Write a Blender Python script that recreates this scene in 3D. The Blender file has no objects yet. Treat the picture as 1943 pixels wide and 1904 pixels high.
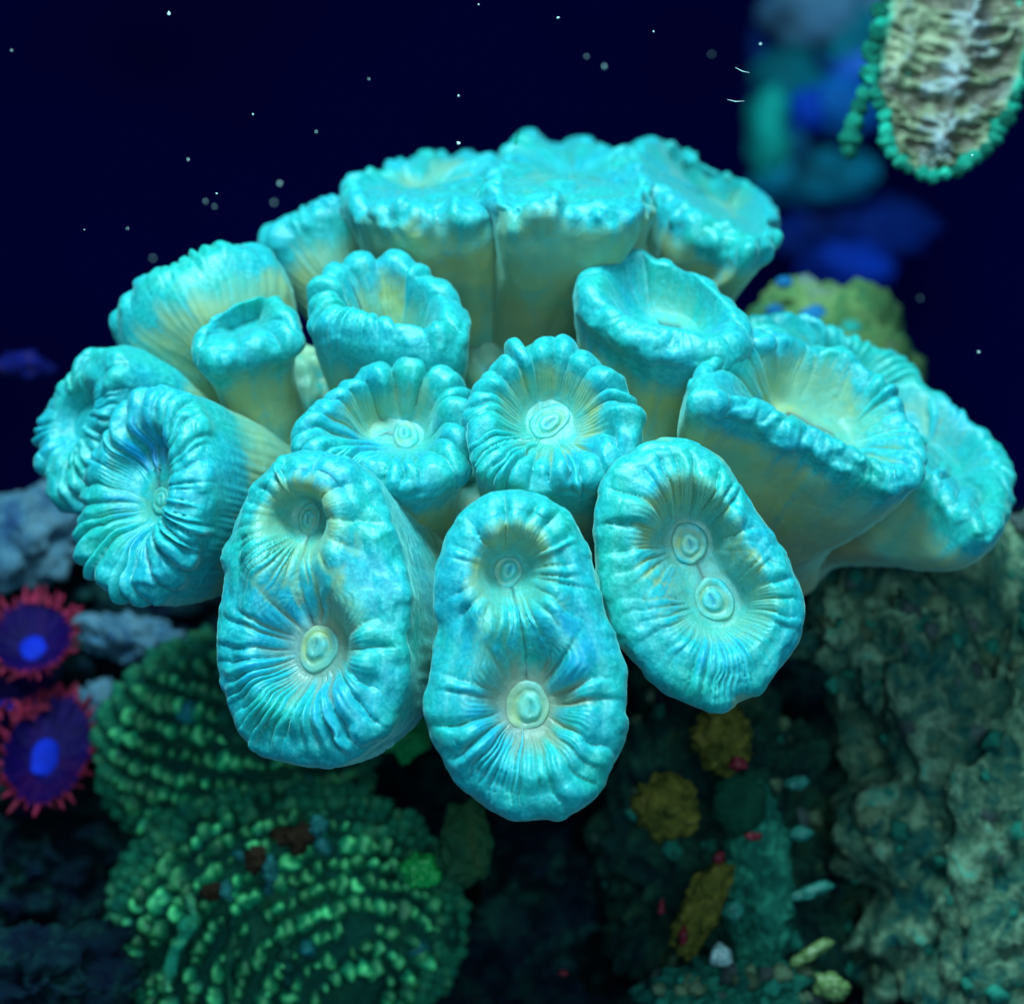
import bpy, math
import numpy as np
from mathutils import Matrix, Vector

# ------------------------------------------------------------------ camera, world, lamps
S = 0.01                      # geometry is written in centimetres, the scene is in metres
D = 30.0                      # camera distance to the reference plane, cm
KX = 13.0 / 1943.0            # cm per unit of the layout grid (1943 x 1904 over the frame)
PITCH = math.radians(24)
scene = bpy.context.scene
RIGHT = np.array([1.0, 0, 0])
UP = np.array([0, math.sin(PITCH), math.cos(PITCH)])
TOW = np.array([0, -math.cos(PITCH), math.sin(PITCH)])
LIFT = np.array([0, 0, 12.0])

def w(p):                     # view-aligned cm (right, up, towards) -> world cm
    p = np.asarray(p, float)
    return p[..., 0:1] * RIGHT + p[..., 1:2] * UP + p[..., 2:3] * TOW + LIFT

cam_data = bpy.data.cameras.new('camera')
cam = bpy.data.objects.new('camera', cam_data)
scene.collection.objects.link(cam)
cam.matrix_world = Matrix(((RIGHT[0], UP[0], TOW[0], 0), (RIGHT[1], UP[1], TOW[1], 0), (RIGHT[2], UP[2], TOW[2], 0), (0, 0, 0, 1)))
cam.location = Vector(w([0, 0, D]) * S)
cam_data.sensor_fit = 'HORIZONTAL'
cam_data.sensor_width = 36
cam_data.lens = 36 * D / 13.0
cam_data.clip_start = 0.01
cam_data.clip_end = 20
cam_data.dof.use_dof = True
cam_data.dof.focus_distance = (D - 1.9) * S
cam_data.dof.aperture_fstop = cam_data.lens / 4.3
scene.camera = cam

world = bpy.data.worlds.new('World'); scene.world = world; world.use_nodes = True
bg = world.node_tree.nodes['Background']
bg.inputs[0].default_value = (0.02, 0.28, 0.78, 1); bg.inputs[1].default_value = 0.21

def area(name, pos, target, sx, sy, power, col):
    l = bpy.data.lights.new(name, 'AREA'); l.shape = 'RECTANGLE'
    l.size = sx * S; l.size_y = sy * S; l.energy = power; l.color = col
    o = bpy.data.objects.new(name, l); scene.collection.objects.link(o)
    p = Vector(pos) * S; t = Vector(target) * S
    o.location = p; o.rotation_euler = (t - p).to_track_quat('-Z', 'Y').to_euler()
    return o
area('aquarium_lamp', (-3, -7, 46), (0, -1, 11), 15, 8, 2.65, (0.60, 0.97, 1.0))
area('front_fill_light', (6, -40, 34), (0, 0, 12), 24, 16, 1.05, (0.60, 0.98, 1.0))  # added fill light from the front, no fixture of the tank

scene.cycles.max_bounces = 4
scene.cycles.diffuse_bounces = 3
scene.cycles.glossy_bounces = 1
scene.cycles.use_denoising = True
scene.cycles.use_adaptive_sampling = True
scene.cycles.adaptive_threshold = 0.02
scene.cycles.caustics_reflective = False
scene.view_settings.view_transform = 'Standard'
scene.view_settings.look = 'None'
scene.view_settings.exposure = 0.0
scene.view_settings.gamma = 1.0

# ------------------------------------------------------------------ helpers
rng = np.random.default_rng(11)

def at(px, py, z):
    k = KX * (D - z) / D
    return np.array([(px - 971.5) * k, (952.0 - py) * k, z])

def nrm(v):
    v = np.asarray(v, float)
    return v / np.maximum(np.linalg.norm(v, axis=-1, keepdims=True), 1e-9)

def _hash(ix, iy, iz, seed):
    h = (ix.astype(np.int64) * 374761393 + iy.astype(np.int64) * 668265263 + iz.astype(np.int64) * 2147483647 + seed * 974634777) & 0xFFFFFFFF
    h = ((h ^ (h >> 13)) * 1274126177) & 0xFFFFFFFF
    h = ((h ^ (h >> 16)) * 2246822519) & 0xFFFFFFFF
    return ((h ^ (h >> 15)) & 0xFFFFFF) / float(0xFFFFFF)

def noise(p, seed=0):         # value noise, -1..1
    p = np.asarray(p, float)
    f = np.floor(p); t = p - f; t = t * t * t * (t * (t * 6 - 15) + 10)
    i = f.astype(np.int64)
    r = 0
    for dx in (0, 1):
        for dy in (0, 1):
            for dz in (0, 1):
                wgt = (t[..., 0] if dx else 1 - t[..., 0]) * (t[..., 1] if dy else 1 - t[..., 1]) * (t[..., 2] if dz else 1 - t[..., 2])
                r = r + wgt * _hash(i[..., 0] + dx, i[..., 1] + dy, i[..., 2] + dz, seed)
    return r * 2 - 1

def fbm(p, octv=3, seed=0, gain=0.5):
    r = 0; a = 1.0; p = np.asarray(p, float)
    for k in range(octv):
        r = r + a * noise(p, seed + k * 17); p = p * 2.03 + 5.3; a *= gain
    return r

def stk(*a):
    return np.stack(np.broadcast_arrays(*[np.asarray(x, float) for x in a]), -1)

def sst(a, b, x):
    t = np.clip((x - a) / (b - a), 0, 1)
    return t * t * (3 - 2 * t)

def spline(pts, n):           # closed Catmull-Rom, resampled evenly
    P = np.asarray(pts, float); m = len(P); out = []
    for i in range(m):
        p0, p1, p2, p3 = P[i - 1], P[i], P[(i + 1) % m], P[(i + 2) % m]
        t = np.linspace(0, 1, 24, endpoint=False)[:, None]
        out.append(0.5 * ((2 * p1) + (-p0 + p2) * t + (2 * p0 - 5 * p1 + 4 * p2 - p3) * t ** 2 + (-p0 + 3 * p1 - 3 * p2 + p3) * t ** 3))
    Q = np.concatenate(out); Qc = np.vstack([Q, Q[:1]])
    L = np.concatenate([[0], np.cumsum(np.linalg.norm(np.diff(Qc, axis=0), axis=1))])
    s = np.linspace(0, L[-1], n, endpoint=False)
    return np.stack([np.interp(s, L, Qc[:, k]) for k in range(P.shape[1])], 1)

def csmooth(a, k):
    for _ in range(3):
        acc = 0
        for d in range(-k, k + 1):
            acc = acc + np.roll(a, d, axis=0)
        a = acc / (2 * k + 1)
    return a

def mesh_obj(name, verts_w, faces, mat, parent=None, origin=None, pig=None):
    """verts_w in world cm; the mesh is stored relative to origin (world cm)."""
    o0 = np.zeros(3) if origin is None else np.asarray(origin, float)
    me = bpy.data.meshes.new(name)
    V = (np.asarray(verts_w, float) - o0) * S
    faces = np.asarray(faces, dtype=np.int32)
    nf, k = faces.shape
    me.vertices.add(len(V)); me.vertices.foreach_set('co', V.astype(np.float32).ravel())
    me.loops.add(nf * k); me.loops.foreach_set('vertex_index', faces.ravel())
    me.polygons.add(nf)
    me.polygons.foreach_set('loop_start', np.arange(0, nf * k, k, dtype=np.int32))
    me.polygons.foreach_set('loop_total', np.full(nf, k, dtype=np.int32))
    me.polygons.foreach_set('use_smooth', np.ones(nf, dtype=bool))
    me.update(calc_edges=True); me.validate()
    if pig is not None:
        at_ = me.attributes.new('pig', 'FLOAT_COLOR', 'POINT')
        at_.data.foreach_set('color', np.asarray(pig, np.float32).ravel())
    me.materials.append(mat)
    o = bpy.data.objects.new(name, me); scene.collection.objects.link(o)
    if parent is not None:
        o.parent = parent
    else:
        o.location = Vector(o0 * S)
    return o

def tag(o, label=None, cat=None, group=None, kind=None):
    if label: o['label'] = label
    if cat: o['category'] = cat
    if group: o['group'] = group
    if kind: o['kind'] = kind
    return o

def empty(name, loc_w):
    o = bpy.data.objects.new(name, None); scene.collection.objects.link(o)
    o.location = Vector(np.asarray(loc_w) * S); o.empty_display_size = 0.005
    return o

def grid_faces(nu, nv, closed=True):
    """vertex index = i*nv + j, i around (closed), j along"""
    i = np.arange(nu if closed else nu - 1)[:, None]; j = np.arange(nv - 1)[None, :]
    i2 = (i + 1) % nu
    a = i * nv + j; b = i2 * nv + j; c = i2 * nv + j + 1; d = i * nv + j + 1
    return np.stack([a + 0 * b, b + 0 * a, c + 0 * a, d + 0 * a], -1).reshape(-1, 4)

def ico(sub):
    import bmesh
    bm = bmesh.new(); bmesh.ops.create_icosphere(bm, subdivisions=sub, radius=1)
    V = np.array([v.co[:] for v in bm.verts]); F = np.array([[v.index for v in f.verts] for f in bm.faces]); bm.free()
    return V, F
ICO = {k: ico(k) for k in (1, 2, 3, 4, 5, 6)}

# ------------------------------------------------------------------ materials
def node(nt, typ, **kw):
    n = nt.nodes.new(typ)
    for k, v in kw.items(): setattr(n, k, v)
    return n

def new_mat(name):
    m = bpy.data.materials.new(name); m.use_nodes = True
    nt = m.node_tree
    return m, nt, nt.nodes['Principled BSDF']

def L(nt, a, b): nt.links.new(a, b)

def tex(nt, scale, detail=4, rough=0.6, dist=0.0, coord=None):
    tc = node(nt, 'ShaderNodeTexCoord')
    n = node(nt, 'ShaderNodeTexNoise'); n.inputs['Scale'].default_value = scale
    n.inputs['Detail'].default_value = detail; n.inputs['Roughness'].default_value = rough; n.inputs['Distortion'].default_value = dist
    L(nt, (coord or tc.outputs['Object']), n.inputs['Vector'])
    return n.outputs['Fac']

def ramp(nt, fac, stops, interp='LINEAR'):
    r = node(nt, 'ShaderNodeValToRGB'); cr = r.color_ramp; cr.interpolation = interp
    while len(cr.elements) < len(stops): cr.elements.new(0.5)
    for e, (p, c) in zip(cr.elements, stops):
        e.position = p; e.color = (c, c, c, 1) if np.isscalar(c) else (*c, 1)
    L(nt, fac, r.inputs[0]); return r.outputs[0]

def mix(nt, fac, a, b, typ='MIX'):
    m = node(nt, 'ShaderNodeMix', data_type='RGBA', blend_type=typ)
    for sock, v in ((m.inputs[0], fac), (m.inputs[6], a), (m.inputs[7], b)):
        if hasattr(v, 'is_output'): L(nt, v, sock)
        elif isinstance(v, tuple): sock.default_value = (*v, 1)
        else: sock.default_value = v
    return m.outputs[2]

def math_(nt, op, a, b):
    m = node(nt, 'ShaderNodeMath', operation=op)
    for sock, v in zip(m.inputs, (a, b)):
        if hasattr(v, 'is_output'): L(nt, v, sock)
        else: sock.default_value = v
    return m.outputs[0]

def bump(nt, bsdf, h, strength, dist):
    b = node(nt, 'ShaderNodeBump'); b.inputs['Strength'].default_value = strength; b.inputs['Distance'].default_value = dist
    L(nt, h, b.inputs['Height']); L(nt, b.outputs[0], bsdf.inputs['Normal'])

def mat_polyp():
    m, nt, b = new_mat('coral_tissue')
    a = node(nt, 'ShaderNodeAttribute', attribute_name='pig')
    sep = node(nt, 'ShaderNodeSeparateColor'); L(nt, a.outputs['Color'], sep.inputs[0])
    n1 = tex(nt, 110, 2); n2 = tex(nt, 800, 5, 0.72, 0.3)
    big = ramp(nt, n1, [(0.35, 0.0), (0.65, 1.0)])
    tan = mix(nt, big, (0.160, 0.400, 0.290), (0.320, 0.420, 0.190))
    tan = mix(nt, ramp(nt, n2, [(0.42, 0.0), (0.72, 0.55)]), tan, (0.19, 0.42, 0.33))
    cy = mix(nt, big, (0.003, 0.345, 0.300), (0.002, 0.320, 0.410))
    cy = mix(nt, ramp(nt, n2, [(0.48, 0.0), (0.70, 0.55)]), cy, (0.05, 0.58, 0.62))
    fr = tex(nt, 1900, 2, 0.6)
    cy = mix(nt, ramp(nt, fr, [(0.44, 0.0), (0.72, 0.30)]), cy, (0.12, 0.70, 0.68))
    jit = math_(nt, 'MULTIPLY', math_(nt, 'SUBTRACT', n2, 0.5), 0.7)
    cf = ramp(nt, math_(nt, 'ADD', sep.outputs[0], jit), [(0.10, 0.0), (0.90, 1.0)])
    col = mix(nt, cf, tan, cy)
    rf = ramp(nt, math_(nt, 'ADD', sep.outputs[1], jit), [(0.15, 0.0), (1.0, 1.0)])
    col = mix(nt, rf, col, (0.30, 0.225, 0.120))
    bf = ramp(nt, math_(nt, 'ADD', sep.outputs[2], jit), [(0.20, 0.0), (0.95, 1.0)])
    col = mix(nt, bf, col, (0.0, 0.215, 0.56))
    L(nt, col, b.inputs['Base Color'])
    rr = ramp(nt, n2, [(0.35, 0.52), (0.65, 0.27)]); L(nt, rr, b.inputs['Roughness'])
    b.inputs['Specular IOR Level'].default_value = 0.48
    b.inputs['Subsurface Weight'].default_value = 0.7
    b.inputs['Subsurface Radius'].default_value = (0.55, 1.0, 1.0)
    b.inputs['Subsurface Scale'].default_value = 0.0020
    b.inputs['Sheen Weight'].default_value = 0.42
    b.inputs['Sheen Roughness'].default_value = 0.30
    b.inputs['Sheen Tint'].default_value = (0.35, 1.0, 0.92, 1)
    bump(nt, b, n2, 0.30, 0.0006)
    return m

def mat_rock(name, cols, scale, rough=0.85, bumpd=0.0012, spec=0.08, fine=900, vor=None, object_random=False, stops=None):
    m, nt, b = new_mat(name)
    n1 = tex(nt, scale, 6, 0.65, 0.7)
    k = len(cols)
    st = stops or [0.28 + 0.44 * i / max(k - 1, 1) for i in range(k)]
    col = ramp(nt, n1, [(st[i], cols[i]) for i in range(k)])
    nf = tex(nt, fine, 4, 0.7)
    col = mix(nt, 0.75, col, ramp(nt, nf, [(0.3, 0.45), (0.7, 1.5)]), 'MULTIPLY')
    if object_random:
        oi = node(nt, 'ShaderNodeObjectInfo')
        col = mix(nt, 1.0, col, ramp(nt, oi.outputs['Random'], [(0.0, 0.35), (0.75, 1.1), (1.0, 2.0)]), 'MULTIPLY')
    L(nt, col, b.inputs['Base Color'])
    b.inputs['Roughness'].default_value = rough; b.inputs['Specular IOR Level'].default_value = spec
    h = math_(nt, 'ADD', n1, math_(nt, 'MULTIPLY', nf, 0.6))
    bump(nt, b, h, 0.7, bumpd)
    return m

def mat_plain(name, col, rough=0.5, spec=0.4, var=0.35, scale=300, sss=0.0, bumpd=0.0005, object_random=False):
    m, nt, b = new_mat(name)
    n1 = tex(nt, scale, 4, 0.6)
    c = mix(nt, 1.0, col, ramp(nt, n1, [(0.3, 1 - var), (0.7, 1 + var)]), 'MULTIPLY')
    if object_random:
        oi = node(nt, 'ShaderNodeObjectInfo')
        c = mix(nt, 1.0, c, ramp(nt, oi.outputs['Random'], [(0.0, 0.55), (1.0, 1.35)]), 'MULTIPLY')
    L(nt, c, b.inputs['Base Color'])
    b.inputs['Roughness'].default_value = rough; b.inputs['Specular IOR Level'].default_value = spec
    if sss:
        b.inputs['Subsurface Weight'].default_value = sss; b.inputs['Subsurface Scale'].default_value = 0.001
    bump(nt, b, n1, 0.5, bumpd)
    return m

M_POLYP = mat_polyp()
M_REEF = mat_rock('shade_dark_reef_rock', [(0.0004, 0.001, 0.016), (0.001, 0.012, 0.022), (0.008, 0.060, 0.045)], 130, bumpd=0.002)  # dark rock; its colour also holds the shade under the colony
M_CRUST = mat_rock('crusted_rock', [(0.001, 0.014, 0.028), (0.005, 0.080, 0.075), (0.050, 0.130, 0.085), (0.170, 0.290, 0.190), (0.016, 0.330, 0.250)], 210, bumpd=0.003, fine=700)
M_PALE = mat_rock('pale_rock', [(0.004, 0.025, 0.150), (0.045, 0.130, 0.210), (0.110, 0.220, 0.290), (0.085, 0.150, 0.220)], 110)
M_OLIVE = mat_rock('olive_rock', [(0.010, 0.110, 0.100), (0.060, 0.180, 0.070), (0.140, 0.250, 0.090), (0.130, 0.200, 0.190)], 120)
M_GREEN = mat_rock('green_coral_skin', [(0.001, 0.030, 0.034), (0.004, 0.065, 0.045), (0.020, 0.100, 0.045)], 120)
M_KNOB_RIDGE = mat_rock('green_ridge_skin', [(0.003, 0.080, 0.070), (0.010, 0.170, 0.090), (0.090, 0.300, 0.140)], 260, rough=0.45, object_random=True)
M_KNOB, _nt, _b = new_mat('green_knob_skin')
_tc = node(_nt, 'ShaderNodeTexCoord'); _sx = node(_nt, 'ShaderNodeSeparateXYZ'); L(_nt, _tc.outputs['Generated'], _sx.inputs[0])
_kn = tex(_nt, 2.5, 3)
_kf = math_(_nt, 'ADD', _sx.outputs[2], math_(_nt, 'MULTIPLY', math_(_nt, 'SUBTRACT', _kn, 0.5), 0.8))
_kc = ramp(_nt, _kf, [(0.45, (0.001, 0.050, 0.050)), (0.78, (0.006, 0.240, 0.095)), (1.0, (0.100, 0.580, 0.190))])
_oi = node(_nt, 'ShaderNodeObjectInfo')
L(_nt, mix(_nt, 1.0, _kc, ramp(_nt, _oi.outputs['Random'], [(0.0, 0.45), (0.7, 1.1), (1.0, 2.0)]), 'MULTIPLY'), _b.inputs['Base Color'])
_b.inputs['Roughness'].default_value = 0.5
M_KNOB_BLUE = mat_plain('blue_green_knob_skin', (0.010, 0.21, 0.22), 0.5, object_random=True)
M_SPONGE = mat_rock('yellow_sponge_skin', [(0.012, 0.022, 0.010), (0.070, 0.075, 0.014), (0.150, 0.130, 0.024), (0.120, 0.090, 0.035)], 260)
M_TEAL = mat_rock('teal_algae_skin', [(0.002, 0.030, 0.026), (0.007, 0.100, 0.075), (0.030, 0.250, 0.165)], 230)
M_TANK, _nt, _b = new_mat('tank_back_haze')
L(_nt, ramp(_nt, tex(_nt, 3.5, 3), [(0.3, (0.0004, 0.0001, 0.030)), (0.7, (0.0008, 0.0008, 0.075))]), _b.inputs['Base Color'])  # uneven haze of the water is put into the navy colour
_b.inputs['Roughness'].default_value = 0.9; _b.inputs['Specular IOR Level'].default_value = 0.05

# ------------------------------------------------------------------ setting
def structure(name, V, F, mat):
    o = mesh_obj(name, V, F, mat); o['kind'] = 'structure'; return o

def sheet(name, x0, x1, y0, y1, nx, ny, zf, mat):
    px, py = np.meshgrid(np.linspace(x0, x1, nx), np.linspace(y0, y1, ny), indexing='ij')
    z = zf(px, py)
    k = KX * (D - z) / D
    P = np.stack([(px - 971.5) * k, (952 - py) * k, z], -1)
    return structure(name, w(P.reshape(-1, 3)), grid_faces(nx, ny, False)[:, ::-1], mat)

def reef_z(px, py):
    q = np.stack([px / 150.0, py / 150.0, 0 * px], -1)
    base = -10.2 + (py - 1050) / 850.0 * 4.6
    n = fbm(q * 0.55, 4, 3) * 1.1 + np.abs(fbm(q * 2.0, 4, 9)) * 0.7 - 0.9 * sst(0.25, 0.7, fbm(q * 0.9, 3, 31))
    return base + n
sheet('reef_rock', -500, 2450, 960, 2350, 340, 200, reef_z, M_REEF)
# back of the tank, far behind, water haze painted into its navy
P = np.array([[-90, -60, -62], [90, -60, -62], [90, 70, -62], [-90, 70, -62]], float)
structure('tank_back', w(P), [[0, 1, 2, 3]], M_TANK)

# ------------------------------------------------------------------ the trumpet coral
COLONY = w(at(980, 1150, -3.5))
coral = tag(empty('trumpet_coral', COLONY), 'large domed cyan trumpet coral colony of swollen fleshy polyps in the centre', 'coral')

def plane_ring(pts, n, c, z0, shift=0.0):
    """outline in layout px laid on the plane through (c, z0) with normal n"""
    n = nrm(n); p0 = at(c[0], c[1], z0) - n * shift; eye = np.array([0, 0, D])
    out = []
    for (x, y) in pts:
        d = at(x, y, 0) - eye
        t = np.dot(p0 - eye, n) / np.dot(d, n)
        out.append(eye + d * t)
    return np.array(out)

def ellipse_ring(c, z0, n, major, a, b, k=18):
    n = nrm(n); m = nrm(np.asarray(major, float) - n * np.dot(major, n)); t = np.cross(n, m)
    ph = np.linspace(0, 2 * np.pi, k, endpoint=False)
    return at(c[0], c[1], z0) + np.cos(ph)[:, None] * m * a + np.sin(ph)[:, None] * t * b

NT, M1, M2, M3 = 420, 46, 26, 78

def make_mouth(c, n, rad, par, seed, tone, twist):
    """oval lips with a slit inside a raised ring"""
    n = nrm(n); x = nrm(np.cross([0.2, 1, 0.1], n)); y = np.cross(n, x)
    ca, sa = math.cos(twist), math.sin(twist); x, y = x * ca + y * sa, y * ca - x * sa
    nu, nv = 96, 44
    u = np.linspace(0, 2 * np.pi, nu, endpoint=False)[:, None]; r = np.linspace(0.0, 1.0, nv)[None, :]
    wob = 1 + 0.07 * np.sin(2 * u + seed) + 0.035 * np.sin(3 * u + seed * 2) + 0.015 * np.sin(7 * u + seed)
    sh = sst(1.0, 0.2, r) * rad * 0.12
    X = np.cos(u) * r * rad * 0.80 * wob + sh * math.sin(seed * 1.3); Y = np.sin(u) * r * rad * 1.05 * wob + sh * math.cos(seed * 2.1)
    h = (0.05 + 0.10 * ((seed * 37) % 10) / 10) * np.exp(-((r - 0.82 - 0.05 * np.sin(2 * u + seed)) / 0.13) ** 2) * (1 + 0.10 * np.sin(17 * u + seed) + 0.35 * np.sin(u + seed)) + 0.62 * sst(0.56, 0.40, r) - 0.16 * np.exp(-((r - 0.62) / 0.05) ** 2)
    Xs = np.cos(u) * r * 0.80; Ys = np.sin(u) * r * 1.05
    slit = np.exp(-((Xs - 0.035 * np.sin(Ys * 6 + seed)) / 0.060) ** 2) * sst(0.36, 0.18, np.abs(Ys))
    h = h + 0.22 * np.exp(-((r - 0.30) / 0.14) ** 2) - 0.40 * slit - 0.75 * sst(0.88, 1.0, r)
    P = c + x * X[..., None] + y * Y[..., None] + n * (h * rad * 0.14)[..., None]
    P = P + n * (noise(P * 7 + seed, seed) * 0.016)[..., None]
    pig = np.zeros((nu, nv, 4)); pig[..., 3] = 1
    cyv = 0.66 - 0.25 * np.exp(-((r - 0.62) / 0.10) ** 2) + 0 * u
    pig[..., 0] = np.clip(cyv * (1 - 0.30 * tone) + 0.35 * noise(P * 4, 3), 0, 1); pig[..., 1] = tone * (0.20 + 0.25 * sst(0.5, 0.8, r) - 0.2 * sst(0.4, 0.2, r)) + 0 * u
    pig[..., 2] = 0.16 * (1 - tone) * sst(0.7, 0.9, r) + 0.25 * slit * (1 - tone) + 0.20 * (1 - 0.6 * tone) * sst(0.75, 0.55, r)
    F = grid_faces(nu, nv)[:, ::-1]
    return mesh_obj('mouth', w(P.reshape(-1, 3)), F, M_POLYP, par, COLONY, pig.reshape(-1, 4))

def make_polyp(ring_ctrl, n, medial, base, rb, rc=0.30, nr=22, amp=0.12, puff=0.12, kdisc=1.0,
               cy_wall=0.30, tan_disc=0.5, red=0.0, blue=0.3, red_wall=0.0, bulge=0.25, seed=1, mouths=(), mrad=0.30,
               wrinkle=0.0, label=None, inner_ext=(0.22, 0.55), head=-0.10, saddle=None, bowl=2.2, groove=0.0, mtone=0.0, fine=0.13, over=0.10, floor_r=0.22, lobe_out=0.22, lumps=0.05, tan_up=0.25, rough_rim=0.0, petal=0.0, lin=0.10, soft=1.0):
    r_ = np.random.default_rng(seed)
    n = nrm(n)
    R0 = spline(ring_ctrl, NT) - n * rc * 1.0
    u = np.arange(NT) / NT
    # inner axis
    med = np.array([m[0] for m in medial]); dep = np.array([m[1] for m in medial])
    if len(med) == 1:
        C = np.repeat(med, NT, 0); dC = np.repeat(dep, NT)
    else:
        best = np.full(NT, 1e9); C = np.zeros((NT, 3)); dC = np.zeros(NT)
        for a in range(len(med) - 1):
            e = med[a + 1] - med[a]
            t = np.clip(((R0 - med[a]) @ e) / max(e @ e, 1e-9), 0, 1)
            q = med[a] + t[:, None] * e; d = np.linalg.norm(R0 - q, axis=1); k = d < best
            best[k] = d[k]; C[k] = q[k]; dC[k] = (dep[a] + (dep[a + 1] - dep[a]) * t)[k]
        C = csmooth(C, 7); dC = csmooth(dC, 5)
    o = (R0 - C); o = o - (o @ n)[:, None] * n
    o = nrm(csmooth(nrm(o), 4))
    tang = nrm(np.roll(R0, -1, 0) - np.roll(R0, 1, 0)); out2 = nrm(np.cross(tang, n)); sgn = np.sign(np.sum(out2 * o, 1).mean()) or 1
    o = nrm(0.45 * o + 0.55 * out2 * sgn); o = nrm(csmooth(o, 3))
    Rc = R0 - o * rc
    cen = R0.mean(0); ax = nrm(cen - base); Lw = np.linalg.norm(cen - base)
    ob = nrm(o - (o @ ax)[:, None] * ax)
    B = base + ob * rb
    f0 = math.radians(min(30, -28 + 130 * bulge)); f1 = math.radians(84)
    W = Rc + rc * (math.cos(f0) * o + math.sin(f0) * n)
    t = np.linspace(0, 1, M1)[None, :, None]
    b1 = B + ax * Lw * 0.40
    b2 = W - (-math.sin(f0) * o + math.cos(f0) * n) * Lw * 0.38
    wall = ((1 - t) ** 3) * B[:, None] + 3 * t * (1 - t) ** 2 * b1[:, None] + 3 * t * t * (1 - t) * b2[:, None] + t ** 3 * W[:, None]
    f = np.linspace(f0, f1, M2 + 2)[1:-1][None, :, None]
    crest = Rc[:, None] + rc * (np.cos(f) * o[:, None] + np.sin(f) * n)
    P0 = Rc + rc * (math.cos(f1) * o + math.sin(f1) * n)
    q = np.linspace(0, 1, M3)[None, :]
    h0 = (P0 - C) @ n
    plan0 = (P0 - C) - h0[:, None] * n
    pl = np.linalg.norm(plan0, axis=1)[:, None]
    fl = np.full(NT, floor_r)
    for (mc, md, mr, tw) in mouths:
        fl = np.maximum(fl, mr * 0.95 * np.exp(-(np.linalg.norm(C - mc, axis=1) / (mr * 1.3)) ** 2))
    qe = np.clip(q / (1 - np.minimum(fl[:, None] / np.maximum(pl, 1e-6), 0.7)), 0, 1)
    S1 = qe ** kdisc; S1 = lin * S1 + (1 - lin) * (S1 * S1 * (3 - 2 * S1))
    cents = [m[0] for m in mouths] or [m[0] for m in medial]
    planar = C[:, None] + plan0[:, None] * (1 - q)[..., None]
    ex_ = nrm(np.cross([0.31, 1.0, 0.17], n)); ey_ = np.cross(n, ex_)
    if saddle is not None:      # several mouths: a bowl round each, a hump between them, a groove along the line
        hh = h0[:, None] + (-saddle - h0[:, None]) * S1 + puff * np.sin(np.pi * qe) ** 2
        gm = 1.0
        for (mc, md, mr, tw) in mouths:
            dv = planar - mc; rm = np.sqrt((dv @ ex_) ** 2 + (dv @ ey_) ** 2)
            hh = hh - (md - saddle) * np.exp(-(rm / (mr * bowl)) ** 2.6) * sst(0.0, 0.5, qe)
            gm = gm * sst(mr * 1.15, mr * 1.7, rm)
        hh = hh - groove * np.exp(-((pl * (1 - q)) / 0.045) ** 2) * gm * sst(0.5, 0.9, q)
    else:
        hh = h0[:, None] + (-dC[:, None] - h0[:, None]) * S1 + puff * np.sin(np.pi * qe) ** 2
    disc = planar + hh[..., None] * n
    disc = disc - o[:, None] * (over * sst(0.80, 1.0, q))[..., None] - n * (0.03 * sst(0.9, 1.0, q))[..., None]
    G = np.concatenate([wall, crest, disc], 1)
    nv = G.shape[1]
    al = np.linalg.norm(np.diff(G, axis=1), axis=2); al = np.concatenate([np.zeros((NT, 1)), np.cumsum(al, 1)], 1)
    dd = al[:, M1 + M2 // 2][:, None] - al          # cm outside of the crest top (negative towards the mouth)
    v_q = np.concatenate([np.zeros(M1 + M2), np.linspace(0, 1, M3)])[None, :]
    is_q = np.concatenate([np.zeros(M1 + M2), np.ones(M3)])[None, :] > 0
    U = u[:, None]
    # irregular radial folds round each mouth
    rms, prm = [], []
    for k, mc in enumerate(cents):
        dv = G - mc; X = dv @ ex_; Y = dv @ ey_; rm = np.sqrt(X * X + Y * Y); rms.append(rm)
        aa = np.arctan2(Y, X) / (2 * np.pi)
        nk = max(9, int(1.3 * nr / (1 + 0.55 * (len(cents) - 1))))
        wid = r_.uniform(0.5, 1.7, nk) * np.where(r_.random(nk) < 0.3, 0.5, 1.0)
        wid = wid * (1 + 0.75 * petal * np.cos(2 * np.pi * (np.arange(nk) + 0.5) / nk))
        edge = np.concatenate([[0], np.cumsum(wid)]) / wid.sum(); ph = -math.atan2(ey_[1], ex_[1]) / (2 * np.pi) + (0.06 if petal else 0.37)
        warp = 0.014 * noise(stk(X * 1.7, Y * 1.7, seed * 1.7 + k), 5) + 0.006 * noise(stk(X * 5, Y * 5, seed + k), 15)
        uu = (aa + ph + warp) % 1.0
        ci = np.clip(np.searchsorted(edge, uu, side='right') - 1, 0, nk - 1)
        x = (uu - edge[ci]) / (edge[ci + 1] - edge[ci]) * 2 - 1
        ex = r_.choice([1.5, 2.2, 3.4], nk)[ci]
        lob = np.maximum(0, 1 - np.abs(x) ** ex) ** 0.75
        ai = (r_.uniform(0.35, 1.25, nk) * np.where(r_.random(nk) < 0.15, 0.4, 1.0))[ci]
        ai = ai * (0.50 + 0.70 * sst(-0.6, 0.6, noise(stk(np.cos(aa * 6.2832) * 1.6, np.sin(aa * 6.2832) * 1.6, seed * 2.1 + k), 33)))
        inn = r_.uniform(*inner_ext, nk)[ci]; wi = r_.uniform(-0.22, 0.20, nk)[ci] + lobe_out; hump = r_.uniform(0.0, 1.0, nk)[ci]
        hd = head + r_.uniform(-0.10, 0.10, nk)[ci]
        prm.append((uu * nk, lob, ai, inn, wi, hump, hd))
    W = np.stack([1 / (r + 0.05) ** 5 for r in rms]); W = W / W.sum(0)
    pick = lambda t: sum(W[k] * prm[k][t] for k in range(len(cents)))
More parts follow.
